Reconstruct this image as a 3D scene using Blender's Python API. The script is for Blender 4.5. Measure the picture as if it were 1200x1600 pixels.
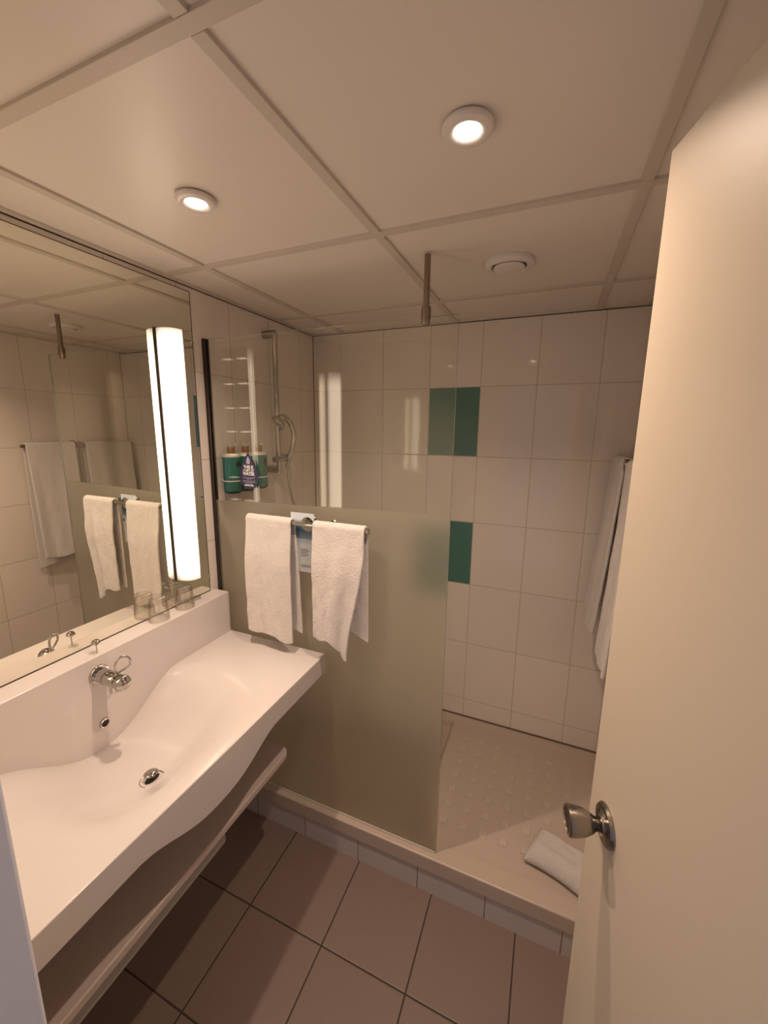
import bpy, bmesh, math, random
from mathutils import Vector, Matrix, noise
random.seed(7)
PI = math.pi
SC = bpy.context.scene
COL = SC.collection
for o in list(bpy.data.objects): bpy.data.objects.remove(o)

# ------------------------------------------------------------------ camera
H = 2.214            # ceiling height
YB = 2.020           # back wall
XR = 1.579           # right wall
YF = 0.160           # inner face of the wall with the doorway
YK = 1.222           # front of the shower kerb
YG = 1.2468          # glass screen
F_PX, PX, PY = 627.3, 594.9, 789.2
YAW, PITCH, ROLL = 0.3977, -0.1849, 0.0109
cd = bpy.data.cameras.new('camera'); cam = bpy.data.objects.new('camera', cd); COL.objects.link(cam)
SC.camera = cam
cd.sensor_fit = 'VERTICAL'; cd.sensor_height = 36; cd.lens = F_PX / 1600 * 36
cd.shift_x = (600 - PX) / 1600; cd.shift_y = (PY - 800) / 1600
cd.clip_start = 0.02; cd.clip_end = 50
cy, sy = math.cos(YAW), math.sin(YAW)
fw = Vector((-sy*math.cos(PITCH), cy*math.cos(PITCH), math.sin(PITCH)))
rt = Vector((cy, sy, 0)); up = rt.cross(fw)
r2 = math.cos(ROLL)*rt + math.sin(ROLL)*up; u2 = -math.sin(ROLL)*rt + math.cos(ROLL)*up
cam.matrix_world = Matrix(((r2.x, u2.x, -fw.x, 1.2531), (r2.y, u2.y, -fw.y, 0.0226), (r2.z, u2.z, -fw.z, 1.7129), (0, 0, 0, 1)))

# ------------------------------------------------------------------ world, exposure, lamp strengths
w = bpy.data.worlds.new('world'); SC.world = w; w.use_nodes = True
bg = w.node_tree.nodes['Background']; bg.inputs[0].default_value = (0.56, 0.60, 0.80, 1); bg.inputs[1].default_value = 0.34
SC.view_settings.view_transform = 'Standard'; SC.view_settings.look = 'None'
SC.view_settings.gamma = 1; SC.view_settings.use_curve_mapping = False
SC.view_settings.exposure = 0.20
SPOT_W = 4.3            # watts of each ceiling downlight
SPOT_COL = (1.0, 0.75, 0.58)
TUBE_E = 5.1            # emission of the mirror lamps
TUBE_COL = (1.0, 0.78, 0.58)

# ------------------------------------------------------------------ node helpers
def mat(name):
    m = bpy.data.materials.new(name); m.use_nodes = True
    nt = m.node_tree; b = nt.nodes['Principled BSDF']
    return m, nt, b
def simple(name, col, rough=0.5, metal=0.0, spec=0.5, bump=0, bscale=200, coat=0):
    m, nt, b = mat(name)
    b.inputs['Base Color'].default_value = (*col, 1); b.inputs['Roughness'].default_value = rough
    b.inputs['Metallic'].default_value = metal; b.inputs['Specular IOR Level'].default_value = spec
    b.inputs['Coat Weight'].default_value = coat
    if bump:
        n = nt.nodes.new('ShaderNodeTexNoise'); n.inputs['Scale'].default_value = bscale; n.inputs['Detail'].default_value = 4
        g = nt.nodes.new('ShaderNodeNewGeometry'); nt.links.new(g.outputs['Position'], n.inputs['Vector'])
        bp = nt.nodes.new('ShaderNodeBump'); bp.inputs['Strength'].default_value = bump; bp.inputs['Distance'].default_value = 0.002
        nt.links.new(n.outputs[0], bp.inputs['Height']); nt.links.new(bp.outputs[0], b.inputs['Normal'])
    return m
def mth(nt, op, a, b=None, c=None):
    n = nt.nodes.new('ShaderNodeMath'); n.operation = op
    for i, v in enumerate((a, b, c)):
        if v is None: continue
        if isinstance(v, (int, float)): n.inputs[i].default_value = v
        else: nt.links.new(v, n.inputs[i])
    return n.outputs[0]
def tiled(name, axes, offs, sizes, tile, grout, rough, gw=0.003, bump=0.6, wavy=0.05, varamt=0.03, stain=0.0):
    """tiles laid on a grid in world metres along two axes"""
    m, nt, b = mat(name)
    g = nt.nodes.new('ShaderNodeNewGeometry'); s = nt.nodes.new('ShaderNodeSeparateXYZ'); nt.links.new(g.outputs['Position'], s.inputs[0])
    ds, ids = [], []
    for ax, of, sz in zip(axes, offs, sizes):
        q = mth(nt, 'DIVIDE', mth(nt, 'SUBTRACT', s.outputs[ax], of), sz)
        fr = mth(nt, 'FRACT', q); ids.append(mth(nt, 'FLOOR', q))
        ds.append(mth(nt, 'MULTIPLY', mth(nt, 'MINIMUM', fr, mth(nt, 'SUBTRACT', 1.0, fr)), sz))
    d = mth(nt, 'MINIMUM', ds[0], ds[1])
    mr = nt.nodes.new('ShaderNodeMapRange'); mr.inputs['From Min'].default_value = gw*0.35; mr.inputs['From Max'].default_value = gw*0.65
    nt.links.new(d, mr.inputs['Value'])
    # slight tone shift tile by tile
    cmb = nt.nodes.new('ShaderNodeCombineXYZ'); nt.links.new(ids[0], cmb.inputs[0]); nt.links.new(ids[1], cmb.inputs[1])
    wn = nt.nodes.new('ShaderNodeTexWhiteNoise'); nt.links.new(cmb.outputs[0], wn.inputs[0])
    hsv = nt.nodes.new('ShaderNodeHueSaturation'); hsv.inputs['Color'].default_value = (*tile, 1)
    val = mth(nt, 'ADD', mth(nt, 'MULTIPLY', wn.outputs[0], varamt), 1.0 - varamt/2)
    if stain:
        sn = nt.nodes.new('ShaderNodeTexNoise'); sn.inputs['Scale'].default_value = 3.0; sn.inputs['Detail'].default_value = 6
        nt.links.new(g.outputs['Position'], sn.inputs['Vector'])
        val = mth(nt, 'ADD', val, mth(nt, 'MULTIPLY', mth(nt, 'SUBTRACT', sn.outputs[0], 0.5), stain))
    nt.links.new(val, hsv.inputs['Value'])
    mx = nt.nodes.new('ShaderNodeMix'); mx.data_type = 'RGBA'; mx.inputs[6].default_value = (*grout, 1)
    nt.links.new(mr.outputs[0], mx.inputs[0]); nt.links.new(hsv.outputs[0], mx.inputs[7]); nt.links.new(mx.outputs[2], b.inputs['Base Color'])
    rr = nt.nodes.new('ShaderNodeMapRange'); rr.inputs['To Min'].default_value = 0.8; rr.inputs['To Max'].default_value = rough
    nt.links.new(mr.outputs[0], rr.inputs['Value']); nt.links.new(rr.outputs[0], b.inputs['Roughness'])
    # rounded tile edge + wavy glaze
    e = nt.nodes.new('ShaderNodeMapRange'); e.interpolation_type = 'SMOOTHSTEP'; e.inputs['From Min'].default_value = gw*0.3; e.inputs['From Max'].default_value = gw*1.3
    nt.links.new(d, e.inputs['Value'])
    n = nt.nodes.new('ShaderNodeTexNoise'); n.inputs['Scale'].default_value = 26; n.inputs['Detail'].default_value = 1.5
    nt.links.new(g.outputs['Position'], n.inputs['Vector'])
    h = mth(nt, 'ADD', e.outputs[0], mth(nt, 'MULTIPLY', n.outputs[0], wavy))
    bp = nt.nodes.new('ShaderNodeBump'); bp.inputs['Strength'].default_value = bump; bp.inputs['Distance'].default_value = 0.0012
    nt.links.new(h, bp.inputs['Height']); nt.links.new(bp.outputs[0], b.inputs['Normal'])
    return m

# ------------------------------------------------------------------ materials
TILE = (0.85, 0.77, 0.70); GROUT = (0.58, 0.50, 0.42)
M = {}
M['tile_back'] = tiled('glazed_tile_back', (0, 2), (0.6702, 1.9198), (0.25, 0.33), TILE, GROUT, 0.055, wavy=0.30)
M['tile_left'] = tiled('glazed_tile_left', (1, 2), (1.389, 1.9198), (0.25, 0.33), TILE, GROUT, 0.055, wavy=0.30)
M['tile_right'] = tiled('glazed_tile_right', (1, 2), (1.430, 1.9198), (0.25, 0.33), TILE, GROUT, 0.06, wavy=0.3)
M['tile_kerb'] = tiled('glazed_tile_kerb', (0, 2), (0.4157, -0.5), (0.25, 0.9), (0.66, 0.60, 0.57), (0.20, 0.14, 0.11), 0.2)
M['floor'] = tiled('floor_tile', (0, 1), (0.373, 0.9263), (0.30, 0.30), (0.26, 0.19, 0.16), (0.055, 0.04, 0.03), 0.42, gw=0.005, bump=0.5, wavy=0.4, varamt=0.05, stain=0.10)
M['teal'] = simple('teal_glazed_tile', (0.09, 0.225, 0.19), 0.10, bump=0.12, bscale=20)
M['ceil'] = simple('painted_metal_ceiling_panel', (0.83, 0.765, 0.69), 0.38, spec=0.5)
M['runner'] = simple('ceiling_runner_paint', (0.66, 0.59, 0.51), 0.45)
M['solid'] = simple('white_solid_surface', (0.70, 0.65, 0.625), 0.18)
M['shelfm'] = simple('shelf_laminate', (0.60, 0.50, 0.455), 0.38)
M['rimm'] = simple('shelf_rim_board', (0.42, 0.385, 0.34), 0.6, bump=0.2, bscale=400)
M['tray'] = simple('cream_shower_tray', (0.60, 0.50, 0.415), 0.28)
M['pad'] = simple('rough_anti_slip_pad', (0.64, 0.54, 0.455), 0.6)
M['chrome'] = simple('chrome', (0.52, 0.50, 0.48), 0.05, 1.0)
M['satin'] = simple('brushed_steel', (0.36, 0.325, 0.29), 0.24, 1.0)
M['rodm'] = simple('dark_nickel', (0.30, 0.235, 0.185), 0.30, 1.0)
M['bronze'] = simple('dark_anodised_profile', (0.075, 0.055, 0.045), 0.35, 0.8)
M['black'] = simple('hole_shade_black', (0.006, 0.006, 0.006), 0.5)  # black put in for the darkness inside holes and gaps
M['plast'] = simple('white_plastic', (0.80, 0.75, 0.70), 0.32)
M['doorm'] = simple('cream_door_paint', (0.64, 0.555, 0.435), 0.42, spec=0.35, bump=0.05, bscale=30)
M['jamb'] = simple('grey_white_frame_paint', (0.74, 0.75, 0.82), 0.4)
M['plaster'] = simple('painted_plaster', (0.70, 0.63, 0.56), 0.8)
M['dark'] = simple('dark_plate', (0.05, 0.04, 0.035), 0.5)
M['bottle'] = simple('teal_bottle_label', (0.030, 0.17, 0.14), 0.25)
M['cream'] = simple('cream_bottle_shoulder', (0.75, 0.68, 0.60), 0.3)
M['gold'] = simple('copper_collar', (0.50, 0.27, 0.13), 0.28, 0.85)
M['navy'] = simple('navy_card', (0.030, 0.025, 0.075), 0.5)
M['ink'] = simple('white_ink', (0.85, 0.84, 0.86), 0.5)
M['lilac'] = simple('pale_lilac_ink', (0.42, 0.38, 0.52), 0.5)
M['darkink'] = simple('dark_print', (0.035, 0.035, 0.04), 0.6)
M['greyink'] = simple('grey_print', (0.16, 0.16, 0.17), 0.6)
M['rubber'] = simple('dark_rubber', (0.03, 0.03, 0.03), 0.6)
M['cardw'] = simple('pale_card', (0.74, 0.76, 0.80), 0.4)
M['hosem'] = simple('metal_hose', (0.55, 0.53, 0.50), 0.25, 0.9, bump=0.8, bscale=600)

def emis(name, col, e):
    m = bpy.data.materials.new(name); m.use_nodes = True; nt = m.node_tree; nt.nodes.clear()
    o = nt.nodes.new('ShaderNodeOutputMaterial'); s = nt.nodes.new('ShaderNodeEmission')
    s.inputs[0].default_value = (*col, 1); s.inputs[1].default_value = e; nt.links.new(s.outputs[0], o.inputs[0]); return m
M['lens'] = emis('glowing_lens', (1.0, 0.86, 0.72), 14.0)

def tube_mat():
    """opal diffuser: full brightness along the tube, less at its two ends where the tube stops"""
    m = bpy.data.materials.new('glowing_opal_diffuser'); m.use_nodes = True; nt = m.node_tree; nt.nodes.clear()
    o = nt.nodes.new('ShaderNodeOutputMaterial'); s = nt.nodes.new('ShaderNodeEmission'); s.inputs[0].default_value = (*TUBE_COL, 1)
    tc = nt.nodes.new('ShaderNodeTexCoord'); sp = nt.nodes.new('ShaderNodeSeparateXYZ'); nt.links.new(tc.outputs['Object'], sp.inputs[0])
    d = mth(nt, 'SUBTRACT', 0.4405, mth(nt, 'ABSOLUTE', sp.outputs[2]))
    mr = nt.nodes.new('ShaderNodeMapRange'); mr.interpolation_type = 'SMOOTHSTEP'
    mr.inputs['From Min'].default_value = -0.02; mr.inputs['From Max'].default_value = 0.09
    mr.inputs['To Min'].default_value = TUBE_E*0.08; mr.inputs['To Max'].default_value = TUBE_E
    nt.links.new(d, mr.inputs['Value'])
    e2 = nt.nodes.new('ShaderNodeMapRange'); e2.inputs['From Min'].default_value = 0.004; e2.inputs['From Max'].default_value = 0.030
    e2.inputs['To Min'].default_value = 0.45; e2.inputs['To Max'].default_value = 1.0; nt.links.new(sp.outputs[0], e2.inputs['Value'])
    nt.links.new(mth(nt, 'MULTIPLY', mr.outputs[0], e2.outputs[0]), s.inputs[1])
    nt.links.new(s.outputs[0], o.inputs[0]); return m
M['tube'] = tube_mat()

def clear_glass(name, tint=(0.968, 0.98, 0.96), f0=0.045, k=1.0, rim=None):
    m = bpy.data.materials.new(name); m.use_nodes = True; nt = m.node_tree; nt.nodes.clear()
    o = nt.nodes.new('ShaderNodeOutputMaterial'); t = nt.nodes.new('ShaderNodeBsdfTransparent'); t.inputs[0].default_value = (*tint, 1)
    g = nt.nodes.new('ShaderNodeBsdfAnisotropic'); g.inputs['Roughness'].default_value = 0.0
    g.inputs['Color'].default_value = (1, 1, 1, 1)
    lw = nt.nodes.new('ShaderNodeLayerWeight'); lw.inputs[0].default_value = 0.5
    if rim:   # thick glass takes more light where it is crossed at a slant
        cm = nt.nodes.new('ShaderNodeMix'); cm.data_type = 'RGBA'; cm.inputs[6].default_value = (*tint, 1); cm.inputs[7].default_value = (*rim, 1)
        nt.links.new(mth(nt, 'POWER', lw.outputs['Facing'], 2.5), cm.inputs[0]); nt.links.new(cm.outputs[2], t.inputs[0])
    p = mth(nt, 'POWER', lw.outputs['Facing'], 5.0); f = mth(nt, 'ADD', mth(nt, 'MULTIPLY', p, (1-f0)*k), f0)
    mx = nt.nodes.new('ShaderNodeMixShader'); nt.links.new(f, mx.inputs[0]); nt.links.new(t.outputs[0], mx.inputs[1]); nt.links.new(g.outputs[0], mx.inputs[2])
    nt.links.new(mx.outputs[0], o.inputs[0]); return m
M['glass'] = clear_glass('clear_screen_glass')
M['edge'] = simple('glass_edge', (0.36, 0.37, 0.32), 0.1)
m, nt, b = mat('frosted_glass'); M['frost'] = m
b.inputs['Base Color'].default_value = (0.64, 0.62, 0.50, 1); b.inputs['Roughness'].default_value = 0.55
b.inputs['Transmission Weight'].default_value = 0.80; b.inputs['IOR'].default_value = 1.3
M['tumbler'] = clear_glass('tumbler_glass', (0.96, 0.95, 0.93), 0.10, rim=(0.60, 0.56, 0.52))
m, nt, b = mat('clear_plastic'); M['clearp'] = m
b.inputs['Base Color'].default_value = (0.93, 0.88, 0.80, 1); b.inputs['Roughness'].default_value = 0.15
b.inputs['Transmission Weight'].default_value = 0.7; b.inputs['IOR'].default_value = 1.2
m, nt, b = mat('mirror_silver'); M['mirror'] = m
b.inputs['Base Color'].default_value = (0.88, 0.865, 0.77, 1); b.inputs['Metallic'].default_value = 1; b.inputs['Roughness'].default_value = 0.0

def terry():
    m, nt, b = mat('white_terry_cloth')
    b.inputs['Base Color'].default_value = (0.88, 0.82, 0.775, 1); b.inputs['Roughness'].default_value = 0.95
    b.inputs['Specular IOR Level'].default_value = 0.1; b.inputs['Sheen Weight'].default_value = 0.35; b.inputs['Sheen Roughness'].default_value = 0.5
    tc = nt.nodes.new('ShaderNodeTexCoord')
    n = nt.nodes.new('ShaderNodeTexNoise'); n.inputs['Scale'].default_value = 260; n.inputs['Detail'].default_value = 3
    n2 = nt.nodes.new('ShaderNodeTexVoronoi'); n2.inputs['Scale'].default_value = 420
    nt.links.new(tc.outputs['Object'], n.inputs['Vector']); nt.links.new(tc.outputs['Object'], n2.inputs['Vector'])
    h = mth(nt, 'ADD', n.outputs[0], n2.outputs['Distance'])
    bp = nt.nodes.new('ShaderNodeBump'); bp.inputs['Strength'].default_value = 0.9; bp.inputs['Distance'].default_value = 0.003
    nt.links.new(h, bp.inputs['Height']); nt.links.new(bp.outputs[0], b.inputs['Normal'])
    return m
M['terry'] = terry()

# ------------------------------------------------------------------ geometry helpers
def obj(name, bm, m, parent=None, smooth=False, bevel=0, seg=2, angle=35):
    me = bpy.data.meshes.new(name)
    bmesh.ops.recalc_face_normals(bm, faces=bm.faces)
    bm.to_mesh(me); bm.free()
    o = bpy.data.objects.new(name, me); COL.objects.link(o)
    for x in (m if isinstance(m, (list, tuple)) else [m]): me.materials.append(x)
    if smooth:
        for p in me.polygons: p.use_smooth = True
        try: me.set_sharp_from_angle(angle=math.radians(angle))
        except Exception: pass
    if bevel:
        md = o.modifiers.new('bevel', 'BEVEL'); md.width = bevel; md.segments = seg; md.limit_method = 'ANGLE'; md.harden_normals = False
        for p in me.polygons: p.use_smooth = True
        try: me.set_sharp_from_angle(angle=math.radians(40))
        except Exception: pass
    if parent: o.parent = parent
    return o
def place(o, loc):
    """give a top-level mesh its origin at loc while its shape stays where it was modelled"""
    loc = Vector(loc); o.data.transform(Matrix.Translation(-loc)); o.location = loc; return o
def empty(name, loc, rz=0):
    o = bpy.data.objects.new(name, None); COL.objects.link(o); o.location = loc; o.rotation_euler = (0, 0, rz); o.empty_display_size = 0.05; return o
def tag(o, label, cat, group=None, kind=None):
    if label: o['label'] = label
    if cat: o['category'] = cat
    if group: o['group'] = group
    if kind: o['kind'] = kind
    return o
def box(bm, x0, x1, y0, y1, z0, z1, mi=0):
    v = [bm.verts.new(p) for p in ((x0,y0,z0),(x1,y0,z0),(x1,y1,z0),(x0,y1,z0),(x0,y0,z1),(x1,y0,z1),(x1,y1,z1),(x0,y1,z1))]
    for q in ((0,3,2,1),(4,5,6,7),(0,1,5,4),(1,2,6,5),(2,3,7,6),(3,0,4,7)):
        f = bm.faces.new([v[i] for i in q]); f.material_index = mi
def B(*a):
    bm = bmesh.new(); box(bm, *a); return bm
def frame_of(d):
    d = Vector(d).normalized(); a = Vector((0, 0, 1)) if abs(d.z) < 0.9 else Vector((1, 0, 0))
    u = a.cross(d).normalized(); return u, d.cross(u), d
def lathe(bm, prof, origin, axis, n=32, flute=None, mi=0, closed_profile=False):
    """prof = [(radius, distance along axis)]"""
    u, v, d = frame_of(axis); o = Vector(origin); rings = []
    for (r, h) in prof:
        if r < 1e-6: rings.append([bm.verts.new(o + d*h)]); continue
        ring = []
        for i in range(n):
            a = 2*PI*i/n; rr = r*(1 + (flute(h, a) if flute else 0))
            ring.append(bm.verts.new(o + d*h + u*(rr*math.cos(a)) + v*(rr*math.sin(a))))
        rings.append(ring)
    idx = list(range(len(rings)-1)) + ([len(rings)-1] if closed_profile else [])
    for k in idx:
        A, Bv = rings[k], rings[(k+1) % len(rings)]
        if len(A) == 1 and len(Bv) == 1: continue
        for i in range(n):
            j = (i+1) % n
            if len(A) == 1: f = bm.faces.new((A[0], Bv[i], Bv[j]))
            elif len(Bv) == 1: f = bm.faces.new((A[i], A[j], Bv[0]))
            else: f = bm.faces.new((A[i], A[j], Bv[j], Bv[i]))
            f.material_index = mi
def cyl(bm, a, b, r, r1=None, n=24, mi=0):
    a, b = Vector(a), Vector(b); L = (b-a).length; r1 = r if r1 is None else r1; e = min(0.0012, r*0.2)
    lathe(bm, [(0, 0), (r-e, 0), (r, e), (r1, L-e), (r1-e, L), (0, L)], a, b-a, n, mi=mi)
def tube(bm, pts, r, n=12, closed=False, mi=0):
    pts = [Vector(p) for p in pts]; N = len(pts); rad = r if callable(r) else (lambda t: r)
    t0 = (pts[1]-pts[0]).normalized(); u, v, _ = frame_of(t0); rings = []
    for k in range(N):
        if closed: t = (pts[(k+1) % N]-pts[k-1]).normalized()
        else: t = (pts[min(k+1, N-1)]-pts[max(k-1, 0)]).normalized()
        u = (u - t*u.dot(t)).normalized(); v = t.cross(u)
        rr = rad(k/(N-1))
        rings.append([bm.verts.new(pts[k] + (u*math.cos(2*PI*i/n) + v*math.sin(2*PI*i/n))*rr) for i in range(n)])
    for k in range(N if closed else N-1):
        A, Bv = rings[k], rings[(k+1) % N]
        for i in range(n):
            f = bm.faces.new((A[i], A[(i+1) % n], Bv[(i+1) % n], Bv[i])); f.material_index = mi
    if not closed:
        for R, p in ((rings[0], pts[0]), (rings[-1], pts[-1])):
            c = bm.verts.new(p)
            for i in range(n): bm.faces.new((R[i], R[(i+1) % n], c)).material_index = mi
def smooth_path(pts, n=8):
    P = [Vector(p) for p in pts]; P = [P[0]*2-P[1]] + P + [P[-1]*2-P[-2]]; out = []
    for k in range(1, len(P)-2):
        for i in range(n):
            t = i/n; a, b, c, d = P[k-1], P[k], P[k+1], P[k+2]
            out.append(0.5*((2*b) + (c-a)*t + (2*a-5*b+4*c-d)*t*t + (3*b-a-3*c+d)*t**3))
    out.append(P[-2]); return out
def sstep(a, b, x):
    t = min(1, max(0, (x-a)/(b-a))); return t*t*(3-2*t)

# ================================================================== THE ROOM
s = lambda o: tag(o, None, None, kind='structure')
s(obj('floor', B(-0.05, XR+0.05, -1.3, YK+0.02, -0.05, 0), M['floor']))
s(obj('wall_left', B(-0.06, 0, YF, YB, 0, H+0.05), M['tile_left']))
wb = s(obj('wall_back', B(-0.06, XR+0.06, YB, YB+0.06, 0, H+0.05), M['tile_back']))
s(obj('wall_right', B(XR, XR+0.06, -0.12, YB, 0, H+0.05), M['tile_right']))
bm = bmesh.new(); box(bm, -0.06, 0.832, -0.06, YF, 0, H+0.05); box(bm, 0.832, XR, -0.06, YF, 2.12, H+0.05)
s(obj('wall_front', bm, M['plaster']))
# dark teal accent tiles set in the back wall
for (z1, nm) in ((1.9198, 'accent_tile'), (1.9198-0.66, 'accent_tile')):
    obj(nm, B(0.6702+0.002, 0.9202-0.002, YB-0.0006, YB+0.004, z1-0.33+0.002, z1-0.002), M['teal'], wb)
# corner joints of dark silicone
bm = bmesh.new(); box(bm, 0, 0.004, YB-0.004, YB, 0.16, H); s(obj('trim_1', bm, simple('corner_joint', (0.20, 0.15, 0.11), 0.7)))
bm = bmesh.new(); box(bm, XR-0.004, XR, YB-0.004, YB, 0.16, H); s(obj('trim_2', bm, simple('corner_joint_right', (0.45, 0.36, 0.28), 0.7)))
bm = bmesh.new(); box(bm, 0.0, XR, YB-0.005, YB, 0.160, 0.1715); s(obj('trim_3', bm, simple('tray_joint', (0.17, 0.11, 0.08), 0.7)))
# ceiling: panels above a visible grid of flat runners
ce = s(obj('ceiling', B(-0.05, XR+0.05, -0.06, YB+0.02, H+0.006, H+0.05), M['ceil']))
XL = [0.1874, 0.7874, 1.3874]; YL = [0.4888, 1.0888, 1.6888]
for x in XL:
    ys = [-0.06]+YL+[YB]
    for a, b_ in zip(ys[:-1], ys[1:]):
        obj('grid_runner', B(x-0.012, x+0.012, a+(0.0125 if a > 0 else 0), b_-(0.0125 if b_ < YB else 0), H-0.0004, H+0.007), M['runner'], ce, bevel=0.0008, seg=1)
for y in YL:
    obj('grid_runner', B(0.018, XR-0.018, y-0.012, y+0.012, H-0.0008, H+0.0075), M['runner'], ce, bevel=0.0008, seg=1)
bm = bmesh.new()
box(bm, 0, 0.018, YF, YB, H-0.001, H+0.007); box(bm, XR-0.018, XR, -0.06, YB, H-0.001, H+0.007); box(bm, 0.018, XR-0.018, YB-0.016, YB-0.002, H-0.001, H+0.007)
obj('edge_angle', bm, M['runner'], ce)
bm = bmesh.new(); box(bm, 0, 0.0012, YF, YB-0.004, H-0.004, H-0.001); box(bm, 0.0, XR, YB-0.002, YB, H-0.004, H+0.006)
obj('gap_shade_strip', bm, M['bronze'], ce)  # dark strips painting the shade at the ceiling edge, in the profile's dark material

# shower kerb
s(obj('trim_4', B(0, XR, YK, YK+0.03, 0, 0.101), M['tile_kerb']))
# door frame at the left of the doorway
bm = bmesh.new(); box(bm, 0.818, 0.836, -0.075, YF+0.012, 0, 2.13); box(bm, 0.836, 0.846, 0.03, 0.05, 0, 2.12)
fr = s(obj('trim_5', bm, M['jamb'], bevel=0.004))

# ================================================================== DOOR (swung into the room)
dt = empty('door_1', (1.361, 0.693, 0)); tag(dt, 'cream painted door with a round steel knob, standing open at the right', 'door', kind='structure')
ddir = Vector((0.256, -0.967, 0)).normalized(); dn = Vector((0.967, 0.256, 0))   # along the leaf / away from the camera
def door_pt(a, n, z): return ddir*a + dn*n + Vector((0, 0, z))
bm = bmesh.new(); box(bm, 0, 0.70, 0, 0.039, 0.008, 2.06)
for v in bm.verts: v.co = door_pt(v.co.x, v.co.y, v.co.z)
obj('door_leaf', bm, M['doorm'], dt, bevel=0.002)
kz = 1.112
kn = obj('door_knob', bmesh.new(), M['satin'], dt)
bm = bmesh.new(); c0 = door_pt(0.064, 0, kz+0.012)
lathe(bm, [(0, 0), (0.0098, 0), (0.0098, 0.0164), (0.0111, 0.0197), (0.0131, 0.0213), (0.0152, 0.0246), (0.0193, 0.0344), (0.0215, 0.0459), (0.0220, 0.0541), (0.0215, 0.0570), (0.0193, 0.0578), (0.0172, 0.0558), (0.0082, 0.0545), (0, 0.0545)], c0, -dn, 48)
bm.to_mesh(kn.data); bm.free()
for p in kn.data.polygons: p.use_smooth = True
kn.data.set_sharp_from_angle(angle=math.radians(30))
bm = bmesh.new(); lathe(bm, [(0, 0), (0.0303, 0), (0.0307, 0.0025), (0.0279, 0.0061), (0.0230, 0.0066), (0.0213, 0.0045), (0.0135, 0.0074), (0.0115, 0.0098), (0, 0.0098)], c0, -dn, 48)
obj('rosette', bm, M['satin'], dt, smooth=True)

# ================================================================== WASHBASIN
YC = 0.69; YE0, YE1 = 0.164, 1.216; XD = 0.533; ZD = 0.885
def bowl(x, y):
    wr = 0.275 + 0.065*sstep(0.08, 0.20, x)
    wr *= 1 - 0.10*sstep(0.30, 0.53, x)
    t = abs(y-YC+0.015)/wr
    d = 0.0
    if t < 1: d = 0.5*(1+math.cos(PI*t**1.12))
    g = (1.0 - 0.985*sstep(0.30, 0.525, x))
    back = 0.0 + 1.0*sstep(0.075, 0.13, x)*0.06
    return 0.130*d*g*(0.97+back)
def apron(y):
    t = abs(y-YC)/0.235
    return 0.812 - 0.060*(0.5*(1+math.cos(PI*min(1, t)**1.25)) if t < 1 else 0)
bas = empty('washbasin', (0.0, YC, 0.8)); tag(bas, 'wide white wall-hung washbasin with shallow wavy bowl and raised back ledge', 'washbasin')
bm = bmesh.new(); NX, NY = 56, 120
xs = [0.0785 + (XD-0.0785)*i/NX for i in range(NX+1)]; ys = [YE0+(YE1-YE0)*j/NY for j in range(NY+1)]
top = [[bm.verts.new((x, y, ZD-bowl(x, y))) for y in ys] for x in xs]
bot = [[bm.verts.new((x, y, min(apron(y), ZD-bowl(x, y)-0.012))) for y in ys] for x in xs]
for i in range(NX):
    for j in range(NY):
        bm.faces.new((top[i][j], top[i+1][j], top[i+1][j+1], top[i][j+1])); bm.faces.new((bot[i][j], bot[i][j+1], bot[i+1][j+1], bot[i+1][j]))
for j in range(NY):
    bm.faces.new((top[NX][j], bot[NX][j], bot[NX][j+1], top[NX][j+1])); bm.faces.new((top[0][j], top[0][j+1], bot[0][j+1], bot[0][j]))
for i in range(NX):
    bm.faces.new((top[i][0], bot[i][0], bot[i+1][0], top[i+1][0])); bm.faces.new((top[i][NY], top[i+1][NY], bot[i+1][NY], bot[i][NY]))
body = obj('basin_body', bm, M['solid'], bas, smooth=True, angle=42); 
md = body.modifiers.new('bevel', 'BEVEL'); md.width = 0.0022; md.segments = 2; md.limit_method = 'ANGLE'; md.angle_limit = math.radians(50)
bm = B(0.001, 0.080, YE0, YE1, 0.72, 1.055); obj('back_ledge', bm, M['solid'], bas, bevel=0.003)
for o in (body, bas.children[-1] if bas.children else None): pass
def reparent_local(root):
    loc = root.location.copy()
    for c in root.children:
        if c.type == 'MESH' or c.type == 'FONT': c.matrix_parent_inverse = Matrix.Translation(-loc)
# overflow and waste are fixed parts of the basin
bm = bmesh.new(); lathe(bm, [(0.0095, 0.004), (0.0105, 0.0055), (0.014, 0.0045), (0.0155, 0.0), (0.0095, 0.0)], (0.080, 0.686, 0.838), (1, 0, 0), 32, closed_profile=True)
ov = obj('overflow_ring', bm, M['chrome'], bas, smooth=True)
bm = bmesh.new(); lathe(bm, [(0, 0.0022), (0.0098, 0.0022), (0.0098, 0.0), (0, 0.0)], (0.080, 0.686, 0.838), (1, 0, 0), 24); obj('overflow_hole_shade', bm, M['black'], bas)  # black disc painted as the shade inside the uncut overflow
DX, DY = 0.305, 0.660; zd = ZD - bowl(DX, DY)
e = 0.004; nrm = Vector((-( (ZD-bowl(DX+e, DY))-(ZD-bowl(DX-e, DY)))/(2*e), -((ZD-bowl(DX, DY+e))-(ZD-bowl(DX, DY-e)))/(2*e), 1)).normalized()
dc = Vector((DX, DY, zd))
bm = bmesh.new(); lathe(bm, [(0.0325, 0.0), (0.0315, 0.0026), (0.0295, 0.0026), (0.0270, 0.0010), (0.0270, 0.0)], dc, nrm, 40, closed_profile=True); obj('drain_ring', bm, M['chrome'], bas, smooth=True)
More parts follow.
